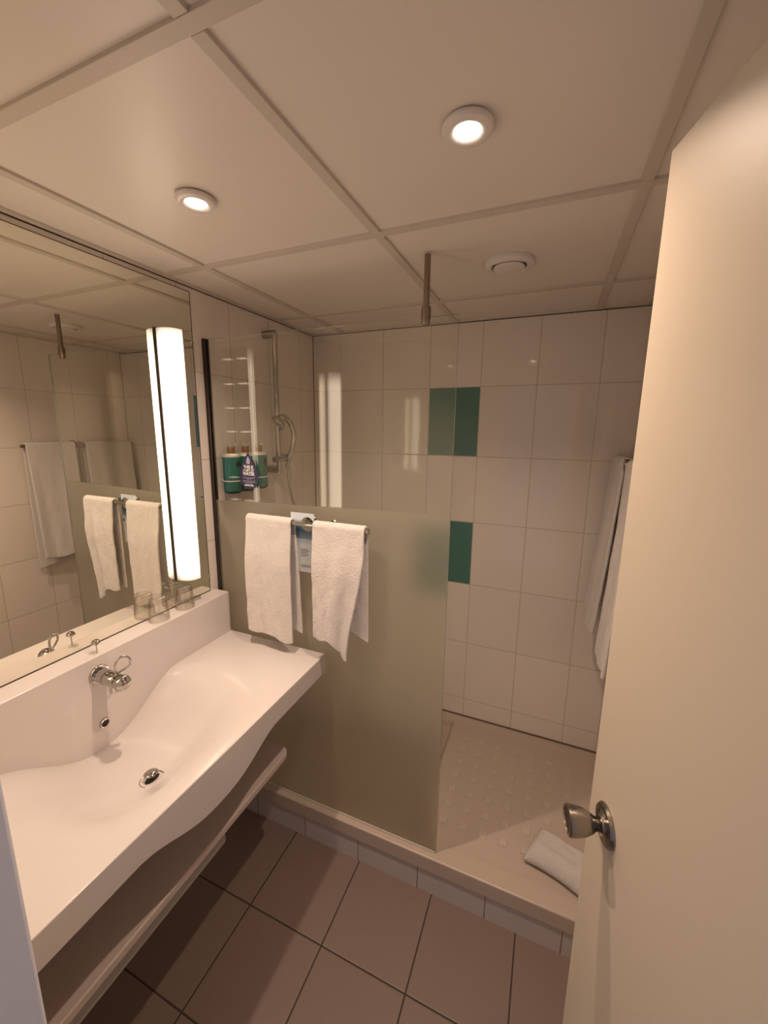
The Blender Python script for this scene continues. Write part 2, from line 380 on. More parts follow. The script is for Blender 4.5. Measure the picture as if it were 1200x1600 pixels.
bm = bmesh.new(); lathe(bm, [(0, 0.0009), (0.0275, 0.0009), (0.0275, -0.002), (0, -0.002)], dc, nrm, 32); obj('drain_hole_shade', bm, M['black'], bas)  # basin is not cut here; a black disc paints the drain's dark inside
bm = bmesh.new(); lathe(bm, [(0, 0.0009), (0.0035, 0.0009), (0.0035, 0.017), (0.0175, 0.0175), (0.0190, 0.0195), (0.0165, 0.0225), (0.009, 0.0250), (0, 0.0255)], dc, nrm, 40); obj('drain_plug', bm, M['chrome'], bas, smooth=True)
reparent_local(bas)

# tap
tp = empty('basin_tap', (0.08, 0.688, 0.998)); tag(tp, 'chrome wall tap with a wire-loop lever on the washbasin back ledge', 'tap')
ty, tz = 0.688, 0.998
bm = bmesh.new(); lathe(bm, [(0, 0), (0.0285, 0), (0.0285, 0.005), (0.0265, 0.008), (0.020, 0.0085), (0, 0.0085)], (0.080, ty, tz), (1, 0, 0), 40); obj('wall_flange', bm, M['chrome'], tp, smooth=True)
bm = bmesh.new(); lathe(bm, [(0, 0), (0.0205, 0), (0.0205, 0.034), (0.0195, 0.0345), (0.0195, 0.036), (0.0205, 0.0365), (0.0205, 0.070), (0.018, 0.074), (0, 0.074)], (0.086, ty, tz), (1, 0, 0), 40)
obj('tap_body', bm, M['chrome'], tp, smooth=True)
bm = bmesh.new(); lathe(bm, [(0.0207, 0.0345), (0.0207, 0.0365), (0.0195, 0.0365), (0.0195, 0.0345)], (0.086, ty, tz), (1, 0, 0), 40, closed_profile=True); obj('seal_ring', bm, M['rubber'], tp)
bm = bmesh.new(); cyl(bm, (0.147, ty, tz-0.010), (0.147, ty-0.002, tz-0.038), 0.0135, 0.0118, 28); obj('spout', bm, M['chrome'], tp, smooth=True)
bm = bmesh.new(); lathe(bm, [(0, 0), (0.010, 0), (0.0125, 0.006), (0.0190, 0.012), (0.0225, 0.021), (0.0225, 0.029), (0.019, 0.039), (0.0115, 0.0455), (0, 0.048)], (0.156, ty, tz), (1, 0, 0), 40); obj('tap_knob', bm, M['chrome'], tp, smooth=True)
bm = bmesh.new()
lp = [(0.160, ty, tz+0.014), (0.160, ty, tz+0.03)]
loop = [(0.1590, ty, tz+0.012), (0.1595, ty, tz+0.046), (0.1610, ty+0.004, tz+0.058), (0.164, ty+0.012, tz+0.067), (0.170, ty+0.023, tz+0.067), (0.176, ty+0.031, tz+0.058), (0.177, ty+0.033, tz+0.044), (0.175, ty+0.029, tz+0.036), (0.168, ty+0.018, tz+0.029), (0.160, ty+0.002, tz+0.022)]
tube(bm, smooth_path(loop, 6), 0.0032, 12)
box(bm, 0.1568, 0.1632, ty-0.002, ty+0.002, tz-0.008, tz+0.034)
obj('tap_lever', bm, M['chrome'], tp, smooth=True); reparent_local(tp)

# pull rod knob of the waste, standing on the ledge
bm = bmesh.new(); cyl(bm, (0.064, 0.700, 1.052), (0.064, 0.700, 1.086), 0.0021, n=12)
lathe(bm, [(0, 0), (0.007, 0.0), (0.0110, 0.003), (0.0118, 0.006), (0.0092, 0.0125), (0.004, 0.0155), (0, 0.016)], (0.064, 0.700, 1.083), (0, 0, 1), 28)
tag(place(obj('plug_rod', bm, M['chrome'], smooth=True), (0.064, 0.700, 1.055)), 'small chrome plug lift rod with domed head on the basin ledge above the tap', 'plug rod')

# two upturned tumblers
def tumbler_mesh():
    bm = bmesh.new(); n = 72
    fl = lambda h, a: (0.035*abs(math.cos(8*a)) if 0.012 < h < 0.070 else 0)
    prof = [(0.0325, 0.000), (0.0340, 0.001), (0.0338, 0.006), (0.0325, 0.020), (0.0305, 0.045), (0.0285, 0.068), (0.0275, 0.078), (0.0255, 0.082), (0.015, 0.0835), (0, 0.083),
            (0, 0.0735), (0.015, 0.0735), (0.0235, 0.072), (0.0255, 0.066), (0.0280, 0.045), (0.0302, 0.020), (0.0318, 0.002)]
    lathe(bm, prof[:10], (0, 0, 0), (0, 0, 1), n, flute=fl)
    lathe(bm, prof[10:] + [prof[0]], (0, 0, 0), (0, 0, 1), n)
    bmesh.ops.remove_doubles(bm, verts=bm.verts, dist=1e-5)
    return bm
g1 = obj('glass_tumbler', tumbler_mesh(), M['tumbler'], smooth=True, angle=60); g1.location = (0.041, 0.926, 1.0555)
tag(g1, 'upturned ribbed glass tumbler on the basin ledge, the one nearer the tap', 'tumbler', 'upturned tumblers on the ledge')
g2 = g1.copy(); COL.objects.link(g2); g2.location = (0.040, 1.035, 1.0555); g2['label'] = 'upturned ribbed glass tumbler on the basin ledge, nearer the shower screen'

# shelf under the basin
sh = empty('under_basin_shelf', (0.2, 0.69, 0.49)); tag(sh, 'pale shelf board with rounded corner hung below the washbasin', 'shelf')
def rounded_slab(x0, x1, y0, y1, z0, z1, r):
    bm = bmesh.new(); pts = [(x0, y0), (x1, y0)]
    for i in range(13):
        a = (PI/2)*i/12; pts.append((x1-r+r*math.cos(a), y1-r+r*math.sin(a)))
    pts.append((x0, y1)); lo = [bm.verts.new((x, y, z0)) for x, y in pts]; hi = [bm.verts.new((x, y, z1)) for x, y in pts]
    bm.faces.new(lo[::-1]); bm.faces.new(hi)
    for i in range(len(pts)): j = (i+1) % len(pts); bm.faces.new((lo[i], lo[j], hi[j], hi[i]))
    return bm
obj('shelf_board', rounded_slab(0.001, 0.456, YF+0.004, 1.085, 0.533, 0.557, 0.032), M['shelfm'], sh, bevel=0.004, seg=3)
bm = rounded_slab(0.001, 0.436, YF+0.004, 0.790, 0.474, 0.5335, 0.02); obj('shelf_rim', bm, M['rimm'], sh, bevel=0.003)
reparent_local(sh)

# ================================================================== MIRROR AND ITS LAMPS
mr = empty('wall_mirror', (0.0, 0.68, 1.6)); tag(mr, 'large frameless wall mirror above the washbasin ledge', 'mirror')
obj('mirror_glass', B(0.0012, 0.005, YF+0.004, 1.190, 1.0575, 2.193), [M['mirror']], mr)
bm = bmesh.new(); box(bm, 0.0003, 0.0060, 1.1896, 1.1912, 1.057, 2.194); box(bm, 0.0003, 0.0064, YF+0.004, 1.191, 1.0545, 1.0578); box(bm, 0.0003, 0.006, YF+0.004, 1.191, 2.193, 2.1945)
obj('mirror_edge', bm, M['bronze'], mr)
for (yy, zz) in ((1.189, 2.02), (1.189, 1.12)):
    bm = bmesh.new(); cyl(bm, (0.004, yy, zz), (0.0085, yy, zz), 0.0045, n=20); obj('mirror_clip', bm, M['chrome'], mr, smooth=True)
reparent_local(mr)
def mirror_lamp(yc, side, label):
    """curved opal diffuser facing the user; the outer side is a metal cheek with light slots. side=+1: cheek towards the back wall"""
    zc = 1.5975; hh = 0.4405; r = empty('mirror_lamp', (0.006, yc, zc)); tag(r, label, 'wall lamp', 'strip lamps on the mirror')
    obj('back_plate', B(0.0002, 0.006, -0.027, 0.030, -hh-0.003, hh+0.003) if side > 0 else B(0.0002, 0.006, -0.030, 0.027, -hh-0.003, hh+0.003), M['dark'], r)
    prof = [(0.006, 0.025), (0.006, -0.025), (0.020, -0.0245), (0.034, -0.0215), (0.047, -0.0165), (0.058, -0.009), (0.0645, 0.006), (0.067, 0.025)]
    bm = bmesh.new(); lo = [bm.verts.new((x, side*y, -hh)) for x, y in prof]; hi = [bm.verts.new((x, side*y, hh)) for x, y in prof]; n = len(prof)
    for i in range(n): bm.faces.new((lo[i], lo[(i+1) % n], hi[(i+1) % n], hi[i]))
    bm.faces.new(lo); bm.faces.new(hi[::-1])
    obj('diffuser', bm, M['tube'], r, smooth=True, angle=40)
    bm = B(0.0062, 0.0685, 0.0252, 0.0275, -hh-0.002, hh+0.002) if side > 0 else B(0.0062, 0.0685, -0.0275, -0.0252, -hh-0.002, hh+0.002)
    ck = obj('side_cheek', bm, M['cheek'], r)
    z = 0.400
    while z > -0.42:
        obj('light_slot', B(0.014, 0.062, 0.0274, 0.0279, z-0.003, z+0.003) if side > 0 else B(0.014, 0.062, -0.0279, -0.0274, z-0.003, z+0.003), M['slot'], ck)
        z -= 0.0995
    return r
M['cheek'] = simple('beige_metal_cheek', (0.45, 0.38, 0.32), 0.5)
M['slot'] = emis('lit_slot', TUBE_COL, 3.5)
mirror_lamp(1.060, 1, 'tall glowing white strip lamp on the mirror near its right edge')
mirror_lamp(0.317, -1, 'strip lamp at the doorway end of the mirror, seen only reflected in the shower screen')

# ================================================================== SHOWER
tr = empty('shower_tray', (0.8, 1.6, 0.1)); tag(tr, 'cream shower tray with rows of raised anti-slip squares on a tiled kerb', 'shower tray')
bm = bmesh.new()
def tray_z(x, y):
    z = 0.165
    ins = sstep(YK+0.055, YK+0.085, y)*(1-sstep(YB-0.055, YB-0.03, y))*(1-sstep(XR-0.06, XR-0.035, x))*sstep(0.03, 0.06, x)
    z -= 0.004*ins
    rec = (1-sstep(0.872, 0.883, x))*sstep(0.06, 0.08, x)*sstep(YK+0.08, YK+0.10, y)*(1-sstep(1.945, 1.965, y))
    return z - 0.042*rec
NX, NY = 158, 90
X0, X1, Y0, Y1 = 0.001, XR-0.001, YK-0.006, YB-0.001
g = [[bm.verts.new((X0+(X1-X0)*i/NX, Y0+(Y1-Y0)*j/NY, tray_z(X0+(X1-X0)*i/NX, Y0+(Y1-Y0)*j/NY))) for j in range(NY+1)] for i in range(NX+1)]
for i in range(NX):
    for j in range(NY): bm.faces.new((g[i][j], g[i+1][j], g[i+1][j+1], g[i][j+1]))
lo = [[bm.verts.new((g[i][j].co.x, g[i][j].co.y, 0.1015)) for j in (0, NY)] for i in range(NX+1)]
for i in range(NX):
    bm.faces.new((g[i][0], lo[i][0], lo[i+1][0], g[i+1][0])); bm.faces.new((g[i][NY], g[i+1][NY], lo[i+1][1], lo[i][1])); bm.faces.new((lo[i][0], lo[i][1], lo[i+1][1], lo[i+1][0]))
bm.faces.new([g[0][j] for j in range(NY+1)] + [lo[0][1], lo[0][0]]); bm.faces.new([g[NX][j] for j in range(NY, -1, -1)] + [lo[NX][0], lo[NX][1]])
tb = obj('tray_body', bm, M['tray'], tr, smooth=True, angle=60)
md = tb.modifiers.new('bevel', 'BEVEL'); md.width = 0.005; md.segments = 3; md.limit_method = 'ANGLE'; md.angle_limit = math.radians(60)
bm = bmesh.new()
for i in range(-1, 8):
    for j in range(0, 8):
        x = 0.970+0.078*i; y = 1.387+0.0785*j
        if i < 0 or x > XR-0.07 or (i in (1, 5) and j == 7) or y > 1.90: continue
        z = 0.161; h = 0.0036; a = 0.0165; b2 = 0.0145
        if (i+j) % 3 == 0: a *= 0.95
        lo_ = [bm.verts.new((x+sx*a, y+sy2*a, z-0.0005)) for sx, sy2 in ((-1,-1),(1,-1),(1,1),(-1,1))]
        hi_ = [bm.verts.new((x+sx*b2, y+sy2*b2, z+h)) for sx, sy2 in ((-1,-1),(1,-1),(1,1),(-1,1))]
        bm.faces.new(hi_)
        for k in range(4): bm.faces.new((lo_[k], lo_[(k+1)%4], hi_[(k+1)%4], hi_[k]))
pads = obj('anti_slip_squares', bm, M['pad'], tr); pads['kind'] = 'stuff'
reparent_local(tr)

sg = empty('shower_screen', (0.49, YG, 0.165)); tag(sg, 'glass shower screen, clear above and frosted below, in a dark wall profile', 'shower screen')
bm = bmesh.new(); GX0, GX1, GT, GB = 0.006, 0.9772, 2.043, 0.168; y0, y1 = YG-0.004, YG+0.004; ZF0, ZF1 = 1.428, 1.452
def q4(pts, mi):
    f = bm.faces.new([bm.verts.new(p) for p in pts]); f.material_index = mi
q4(((GX0, y0, ZF0), (GX1, y0, ZF1), (GX1, y0, GT), (GX0, y0, GT)), 0)
q4(((GX0, y0, GB), (GX1, y0, GB), (GX1, y0, ZF1), (GX0, y0, ZF0)), 1)
q4(((GX0, y1, GB), (GX0, y1, GT), (GX1, y1, GT), (GX1, y1, GB)), 0)
q4(((GX1, y0, GB), (GX1, y1, GB), (GX1, y1, GT), (GX1, y0, GT)), 2)
q4(((GX0, y0, GT), (GX1, y0, GT), (GX1, y1, GT), (GX0, y1, GT)), 2)
q4(((GX0, y0, GB), (GX0, y1, GB), (GX1, y1, GB), (GX1, y0, GB)), 2)
me = bpy.data.meshes.new('glass_pane'); bm.to_mesh(me); bm.free()
gp = bpy.data.objects.new('glass_pane', me); COL.objects.link(gp); gp.parent = sg
for k in ('glass', 'frost', 'edge'): me.materials.append(M[k])
bm = bmesh.new(); box(bm, 0.0008, 0.0165, YG-0.010, YG-0.0045, 0.166, 2.045); box(bm, 0.0008, 0.0165, YG+0.0045, YG+0.010, 0.166, 2.045); box(bm, 0.0008, 0.0055, YG-0.010, YG+0.010, 0.166, 2.045)
obj('wall_profile', bm, M['bronze'], sg, bevel=0.0008, seg=1)
bm = bmesh.new(); box(bm, 0.006, 0.975, YG-0.0075, YG-0.0042, 0.1655, 0.172); obj('bottom_seal', bm, M['cream'], sg)
bm = bmesh.new(); cyl(bm, (0.878, YG, 2.072), (0.878, YG, H-0.0005), 0.0092, n=28); rp = obj('support_rod', bm, M['rodm'], sg, smooth=True)
bm = bmesh.new(); lathe(bm, [(0, 0.0), (0.0105, 0.0), (0.0115, 0.003), (0.0142, 0.024), (0.0142, 0.040), (0.0135, 0.050), (0.0098, 0.052), (0, 0.052)], (0.878, YG, 2.022), (0, 0, 1), 32); obj('rod_clamp', bm, M['rodm'], sg, smooth=True)
reparent_local(sg)

# towel rail fixed to the glass
TZ, TY = 1.386, 1.180
rl = empty('towel_rail', (0.487, TY, TZ)); tag(rl, 'short chrome towel rail fixed to the frosted shower screen', 'towel rail')
bm = bmesh.new(); cyl(bm, (0.250, TY, TZ), (0.722, TY, TZ), 0.0085, n=28); obj('rail_bar', bm, M['chrome'], rl, smooth=True)
for x in (0.250, 0.716):
    bm = bmesh.new(); cyl(bm, (x-0.002, TY, TZ), (x+0.010, TY, TZ), 0.0102, n=28); obj('end_cap', bm, M['chrome'], rl, smooth=True)
for x, fr_ in ((0.470, 0.022), (0.562, 0.013)):
    bm = bmesh.new(); cyl(bm, (x, TY+0.006, TZ), (x, YG-0.0045, TZ), 0.008, n=20); lathe(bm, [(0, 0), (fr_, 0), (fr_, 0.004), (fr_-0.003, 0.007), (0, 0.007)], (x, YG-0.0045, TZ), (0, -1, 0), 32)
    obj('bracket', bm, M['satin'], rl, smooth=True)
reparent_local(rl)

def towel(name, P, Q, down, front_dir, rb, Lf, Lb, gap_f, gap_b, seed, label, group, thick=0.008, wf=None, wb=None, amp=0.006, hemf=None, hemb=None):
    """cloth hung over a rail running from P to Q; front side faces front_dir; lengths Lf, Lb"""
    P, Q = Vector(P), Vector(Q); ax = (Q-P); fd = Vector(front_dir); bm = bmesh.new()
    NW, NF, NA, NB = 40, 70, 12, 60; rows = []
    wf = wf or (lambda s, t: s); wb = wb or (lambda s, t: s)
    hemf = hemf or (lambda s: 0); hemb = hemb or (lambda s: 0)
    R = rb + thick*0.6
    for k in range(NF+NA+NB+1):
        row = []
        for i in range(NW+1):
            s_ = i/NW
            if k <= NF:
                t = 1-k/NF; z = -(Lf+hemf(s_))*t; side = 1; off = R + (gap_f*sstep(0, 0.4, t) if gap_f < 0.03 else gap_f*t**1.2); s2 = wf(s_, t)
                wv = amp*sstep(0, 0.5, t)*(math.sin(s_*9+seed+t*1.3) + 0.6*math.sin(s_*17+seed*2.1-t*1.1)) + 0.0025*noise.noise(Vector((s_*9+seed, t*9, 0)))
            elif k < NF+NA:
                a = PI*(k-NF)/NA; z = R*math.sin(a); off = R*math.cos(a); wv = 0; s2 = s_; side = 1
                p = P + ax*s2 + fd*off + Vector((0, 0, z)); row.append(bm.verts.new(p)); continue
            else:
                t = (k-NF-NA)/NB; z = -(Lb+hemb(s_))*t; side = -1; off = R + gap_b*sstep(0, 0.4, t); s2 = wb(s_, t)
                wv = -amp*0.7*sstep(0, 0.5, t)*(math.sin(s_*8+seed*1.7) + 0.5*math.sin(s_*15-seed)) + 0.002*noise.noise(Vector((s_*8, t*8, seed)))
            row.append(bm.verts.new(P + ax*s2 + fd*(side*off + wv) + Vector((0, 0, z))))
        rows.append(row)
    for k in range(len(rows)-1):
        for i in range(NW): bm.faces.new((rows[k][i], rows[k][i+1], rows[k+1][i+1], rows[k+1][i]))
    o = obj(name, bm, M['terry'], smooth=True, angle=180)
    place(o, (P+Q)/2)
    md = o.modifiers.new('solid', 'SOLIDIFY'); md.thickness = thick; md.offset = 0
    md = o.modifiers.new('bev', 'SUBSURF'); md.levels = 1; md.render_levels = 1
    tx = bpy.data.textures.get('terry_fluff') or bpy.data.textures.new('terry_fluff', 'CLOUDS'); tx.noise_scale = 0.006
    md = o.modifiers.new('fluff', 'DISPLACE'); md.texture = tx; md.strength = 0.0022; md.texture_coords = 'GLOBAL'
    return tag(o, label, 'towel', group)
towel('hand_towel', (0.232, TY, TZ), (0.430, TY, TZ), None, (0, -1, 0), 0.0095, 0.432, 0.425, 0.012, 0.004, 0.7,
      'white hand towel on the screen rail, the one above the washbasin end', 'hand towels on the screen rail',
      wf=lambda s, t: s*(1-0.02*t)+0.01*t, wb=lambda s, t: s+0.08*t*s, amp=0.004, hemf=lambda s: 0.022*s+0.006*math.sin(9*s), hemb=lambda s: 0.012*math.sin(7*s))
towel('hand_towel', (0.520, TY, TZ), (0.716, TY, TZ), None, (0, -1, 0), 0.0095, 0.405, 0.395, 0.014, 0.004, 2.3,
      'white hand towel at the open end of the screen rail, hanging to a slanted point', 'hand towels on the screen rail',
      wf=lambda s, t: s*(1-0.30*sstep(0.15, 1, t)), wb=lambda s, t: s*(1+0.02*t), amp=0.005, hemf=lambda s: 0.055*sstep(0.3, 1, s)+0.008*math.sin(8*s), hemb=lambda s: 0.014*math.sin(6*s+1))

# card hung on the rail
cdn = empty('towel_card', (0.455, 1.198, 1.31)); tag(cdn, 'pale blue hotel card with a round hole hung on the screen rail between towels', 'card')
bm = bmesh.new(); cx, cz, hr = 0.478, TZ-0.004, 0.026; x0, x1, z0, z1 = 0.409, 0.506, 1.203, 1.421
inner, outer = [], []
for i in range(48):
    a = 2*PI*i/48; c_, s_ = math.cos(a), math.sin(a); inner.append((cx+hr*c_, cz+hr*s_))
    tx_ = ((x1-cx)/c_ if c_ > 0 else (x0-cx)/c_) if abs(c_) > 1e-6 else 1e9; tz_ = ((z1-cz)/s_ if s_ > 0 else (z0-cz)/s_) if abs(s_) > 1e-6 else 1e9
    t = min(tx_, tz_); outer.append((cx+t*c_, cz+t*s_))
cor = {}
for (X, Z) in ((x0, z0), (x1, z0), (x1, z1), (x0, z1)):
    k = min(range(48), key=lambda i: (outer[i][0]-X)**2+(outer[i][1]-Z)**2); outer[k] = (X, Z)
for yy in (1.1980, 1.1992):
    pass
va = [[bm.verts.new((p[0], yy, p[1])) for p in ring] for yy in (1.1980, 1.1992) for ring in (inner, outer)]
for i in range(48):
    j = (i+1) % 48
    for q in ((va[0][i], va[0][j], va[1][j], va[1][i]), (va[2][i], va[3][i], va[3][j], va[2][j]), (va[1][i], va[1][j], va[3][j], va[3][i]), (va[0][i], va[2][i], va[2][j], va[0][j])): bm.faces.new(q)
def card_mat():
    m, nt, b = mat('printed_card'); g = nt.nodes.new('ShaderNodeNewGeometry'); s_ = nt.nodes.new('ShaderNodeSeparateXYZ'); nt.links.new(g.outputs['Position'], s_.inputs[0])
    n = nt.nodes.new('ShaderNodeTexNoise'); n.inputs['Scale'].default_value = 14; nt.links.new(g.outputs['Position'], n.inputs['Vector'])
    hz = mth(nt, 'ADD', s_.outputs[2], mth(nt, 'MULTIPLY', mth(nt, 'SUBTRACT', n.outputs[0], 0.5), 0.03))
    mr_ = nt.nodes.new('ShaderNodeMapRange'); mr_.inputs['From Min'].default_value = z0; mr_.inputs['From Max'].default_value = z1; nt.links.new(hz, mr_.inputs['Value'])
    cr = nt.nodes.new('ShaderNodeValToRGB'); nt.links.new(mr_.outputs[0], cr.inputs[0]); el = cr.color_ramp.elements
    el[0].position = 0; el[0].color = (0.50, 0.52, 0.52, 1); el[1].position = 1; el[1].color = (0.60, 0.70, 0.80, 1)
    for p, c in ((0.45, (0.42, 0.46, 0.48, 1)), (0.62, (0.16, 0.24, 0.32, 1)), (0.70, (0.06, 0.13, 0.22, 1)), (0.80, (0.05, 0.20, 0.36, 1)), (0.86, (0.22, 0.42, 0.58, 1)), (0.90, (0.66, 0.74, 0.80, 1))):
        e_ = el.new(p); e_.color = c
    nt.links.new(cr.outputs[0], b.inputs['Base Color']); b.inputs['Roughness'].default_value = 0.35; return m
obj('printed_card', bm, card_mat(), cdn)
bm = bmesh.new(); random.seed(3)
for (zz, ln) in ((1.287, .030), (1.281, .036), (1.275, .026), (1.268, .034), (1.262, .022), (1.228, .044), (1.222, .050)):
    obj('text_line', B(0.448, 0.448+ln, 1.1974, 1.1979, zz, zz+0.0022), M['greyink'], cdn)
bm = bmesh.new(); box(bm, 0.497, 0.500, 1.1974, 1.1979, 1.297, 1.312); box(bm, 0.4995, 0.5055, 1.1974, 1.1979, 1.301, 1.308)
obj('dark_mark', bm, M['darkink'], cdn); reparent_local(cdn)

# drop-shaped sticker on the glass
dr = empty('drop_sign', (0.191, YG-0.0055, 1.555)); tag(dr, 'dark drop-shaped sign reading THIS IS A GIFT OF WATER on the screen', 'sign')
bm = bmesh.new(); N = 64; out = []
for i in range(N):
    t = 2*PI*i/N; zz = math.cos(t); xx = math.sin(t)*(math.sin(t/2) ** 1.25)
    out.append((0.0615*xx, 0.0*zz + 0.071*zz))
for k, yy in ((0, -0.0008), (1, 0.0008)): pass
A_ = [bm.verts.new((x, -0.0008, z)) for x, z in out]; B_ = [bm.verts.new((x, 0.0008, z)) for x, z in out]
bm.faces.new(A_); bm.faces.new(B_[::-1])
for i in range(N): j = (i+1) % N; bm.faces.new((A_[i], B_[i], B_[j], A_[j]))
obj('sign_plate', bm, M['navy'], dr)
bm = bmesh.new(); v_ = []
for i in range(40):
    t = 2*PI*i/40; v_.append(bm.verts.new((0.0120*math.sin(t)*(math.sin(t/2)**1.2), -0.0013, 0.039+0.0155*math.cos(t))))
bm.faces.new(v_); r_ = bmesh.ops.extrude_face_region(bm, geom=bm.faces[:]); bmesh.ops.translate(bm, verts=[v for v in r_['geom'] if isinstance(v, bmesh.types.BMVert)], vec=(0, 0.0004, 0))
obj('drop_mark', bm, M['lilac'], dr)
def text(name, body_, size, loc, m, parent, sx=1.0, ext=0.0002, off=0.0, rot=(PI/2, 0, 0)):
    c = bpy.data.curves.new(name, 'FONT'); c.body = body_; c.size = size; c.align_x = 'CENTER'; c.align_y = 'CENTER'; c.extrude = ext; c.offset = off; c.space_character = 0.93
    o = bpy.data.objects.new(name, c); COL.objects.link(o); o.parent = parent; o.location = loc; o.rotation_euler = rot; o.scale = (sx, 1, 1); c.materials.append(m)
    bpy.context.view_layer.update(); me = bpy.data.meshes.new_from_object(o.evaluated_get(bpy.context.evaluated_depsgraph_get()))
    q = bpy.data.objects.new(name, me); COL.objects.link(q); q.parent = parent; q.location = loc; q.rotation_euler = rot; q.scale = (sx, 1, 1)
    bpy.data.objects.remove(o); return q
text('lettering', 'THIS IS', 0.0175, (0, -0.0013, 0.0125), M['ink'], dr, 0.95, off=0.0004)
text('lettering', 'A GIFT OF', 0.0118, (0, -0.0013, 0.0000), M['ink'], dr, 1.0, off=0.0003)
text('lettering', 'WATER', 0.0185, (0, -0.0013, -0.0130), M['ink'], dr, 0.92, off=0.0005)
text('lettering', 'NOVOTEL', 0.0085, (0.000, -0.0013, -0.0575), M['ink'], dr, 1.15, off=0.0003)
for k, hw in enumerate((0.031, 0.028, 0.012, 0.031, 0.031, 0.024, 0.015)):
    zz = -0.0265 - 0.0036*k - (0.002 if k > 2 else 0); obj('text_line', B(-hw, hw, -0.0013, -0.0009, zz-0.0006, zz+0.0004), M['lilac'], dr)

# dispensers on the left wall
def bottle(yc, zb, label):
    r = empty('soap_dispenser', (0.052, yc, zb)); tag(r, label, 'soap dispenser', 'green dispensers on the shower wall')
    bm = bmesh.new(); lathe(bm, [(0, 0.004), (0.030, 0.004), (0.0345, 0.008), (0.0355, 0.012), (0.0355, 0.142), (0.0345, 0.146), (0, 0.147)], (0, 0, 0), (0, 0, 1), 40); obj('bottle_body', bm, M['bottle'], r, smooth=True)
    bm = bmesh.new(); lathe(bm, [(0, -0.002), (0.027, -0.002), (0.0335, 0.003), (0.034, 0.0045), (0, 0.0045)], (0, 0, 0), (0, 0, 1), 40); obj('base_cap', bm, M['rubber'], r, smooth=True)
    bm = bmesh.new(); lathe(bm, [(0, 0.1465), (0.0345, 0.1465), (0.0350, 0.150), (0.031, 0.158), (0.018, 0.162), (0, 0.162)], (0, 0, 0), (0, 0, 1), 40); obj('shoulder', bm, M['cream'], r, smooth=True)
    bm = bmesh.new(); lathe(bm, [(0, 0.161), (0.0150, 0.161), (0.0155, 0.163), (0.0150, 0.186), (0, 0.186)], (0, 0, 0), (0, 0, 1), 32); obj('pump_collar', bm, M['gold'], r, smooth=True)
    bm = bmesh.new(); lathe(bm, [(0, 0.186), (0.0135, 0.186), (0.0140, 0.198), (0.012, 0.201), (0, 0.201)], (0, 0, 0), (0, 0, 1), 24); box(bm, 0.0, 0.026, -0.006, 0.006, 0.192, 0.1995); obj('pump_head', bm, M['clearp'], r, smooth=True)
    bm = bmesh.new(); lathe(bm, [(0.0352, 0.048), (0.0378, 0.048), (0.0378, 0.0525), (0.0352, 0.0525)], (0, 0, 0), (0, 0, 1), 40, closed_profile=True)
    box(bm, -0.050, -0.034, -0.006, 0.006, 0.046, 0.054); obj('holder_ring', bm, M['plast'], r, smooth=True)
    n = 6
    for nm, zz0, zz1, a0, a1 in (('label_mark', 0.108, 0.130, -0.30, 0.30), ('text_line', 0.088, 0.090, -0.5, 0.5), ('text_line', 0.020, 0.0215, -0.4, 0.4)):
        bm = bmesh.new()
        ring = [[bm.verts.new((0.0359*math.cos(a0+(a1-a0)*i/n), 0.0359*math.sin(a0+(a1-a0)*i/n), z)) for i in range(n+1)] for z in (zz0, zz1)]
        for i in range(n): bm.faces.new((ring[0][i], ring[0][i+1], ring[1][i+1], ring[1][i]))
        obj(nm, bm, M['darkink'] if nm == 'label_mark' else M['bottle'], r)
    return r
bottle(1.302, 1.452, 'green pump dispenser on the shower wall, nearest the screen')
bottle(1.386, 1.452, 'green pump dispenser in the middle of three, half behind the drop sign')
bottle(1.470, 1.452, 'green pump dispenser on the shower wall, nearest the shower rail')

# shower slide rail with hand shower
SY = 1.602
rs = empty('shower_set', (0.06, SY, 1.52)); tag(rs, 'chrome slide rail with hand shower and hose on the left shower wall', 'shower')
bm = bmesh.new(); cyl(bm, (0.060, SY, 1.505), (0.060, SY, 2.133), 0.0122, n=24); obj('slide_bar', bm, M['chrome'], rs, smooth=True)
for zz in (2.133, 1.522):
    bm = bmesh.new(); lathe(bm, [(0, 0), (0.017, 0), (0.0172, 0.004), (0.0172, 0.058), (0.015, 0.064), (0, 0.070)], (0.0008, SY, zz), (1, 0, 0), 32); obj('wall_bracket', bm, M['satin'], rs, smooth=True)
bm = bmesh.new(); cyl(bm, (0.060, SY-0.020, 1.572), (0.075, SY+0.060, 1.580), 0.0165, n=28); cyl(bm, (0.060, SY-0.034, 1.571), (0.060, SY-0.018, 1.572), 0.013, n=24); cyl(bm, (0.060, SY, 1.556), (0.060, SY, 1.590), 0.0150, n=24); obj('slider', bm, M['chrome'], rs, smooth=True)
hs = obj('hand_shower', bmesh.new(), M['chrome'], rs)
bm = bmesh.new()
pth = smooth_path([(0.080, SY+0.040, 1.530), (0.090, SY+0.044, 1.577), (0.102, SY+0.060, 1.640), (0.106, SY+0.062, 1.690), (0.100, SY+0.046, 1.738), (0.090, SY+0.018, 1.765), (0.085, SY-0.010, 1.760)], 8)
tube(bm, pth, lambda t: 0.0105+0.0055*t, 16)
hd = Vector((0.078, SY-0.016, 1.742)); ha = Vector((-0.45, -0.62, -0.62))
lathe(bm, [(0, -0.024), (0.014, -0.023), (0.028, -0.014), (0.037, -0.002), (0.039, 0.008), (0.035, 0.012), (0, 0.012)], hd, ha, 36)
bm.to_mesh(hs.data); bm.free()
for p in hs.data.polygons: p.use_smooth = True
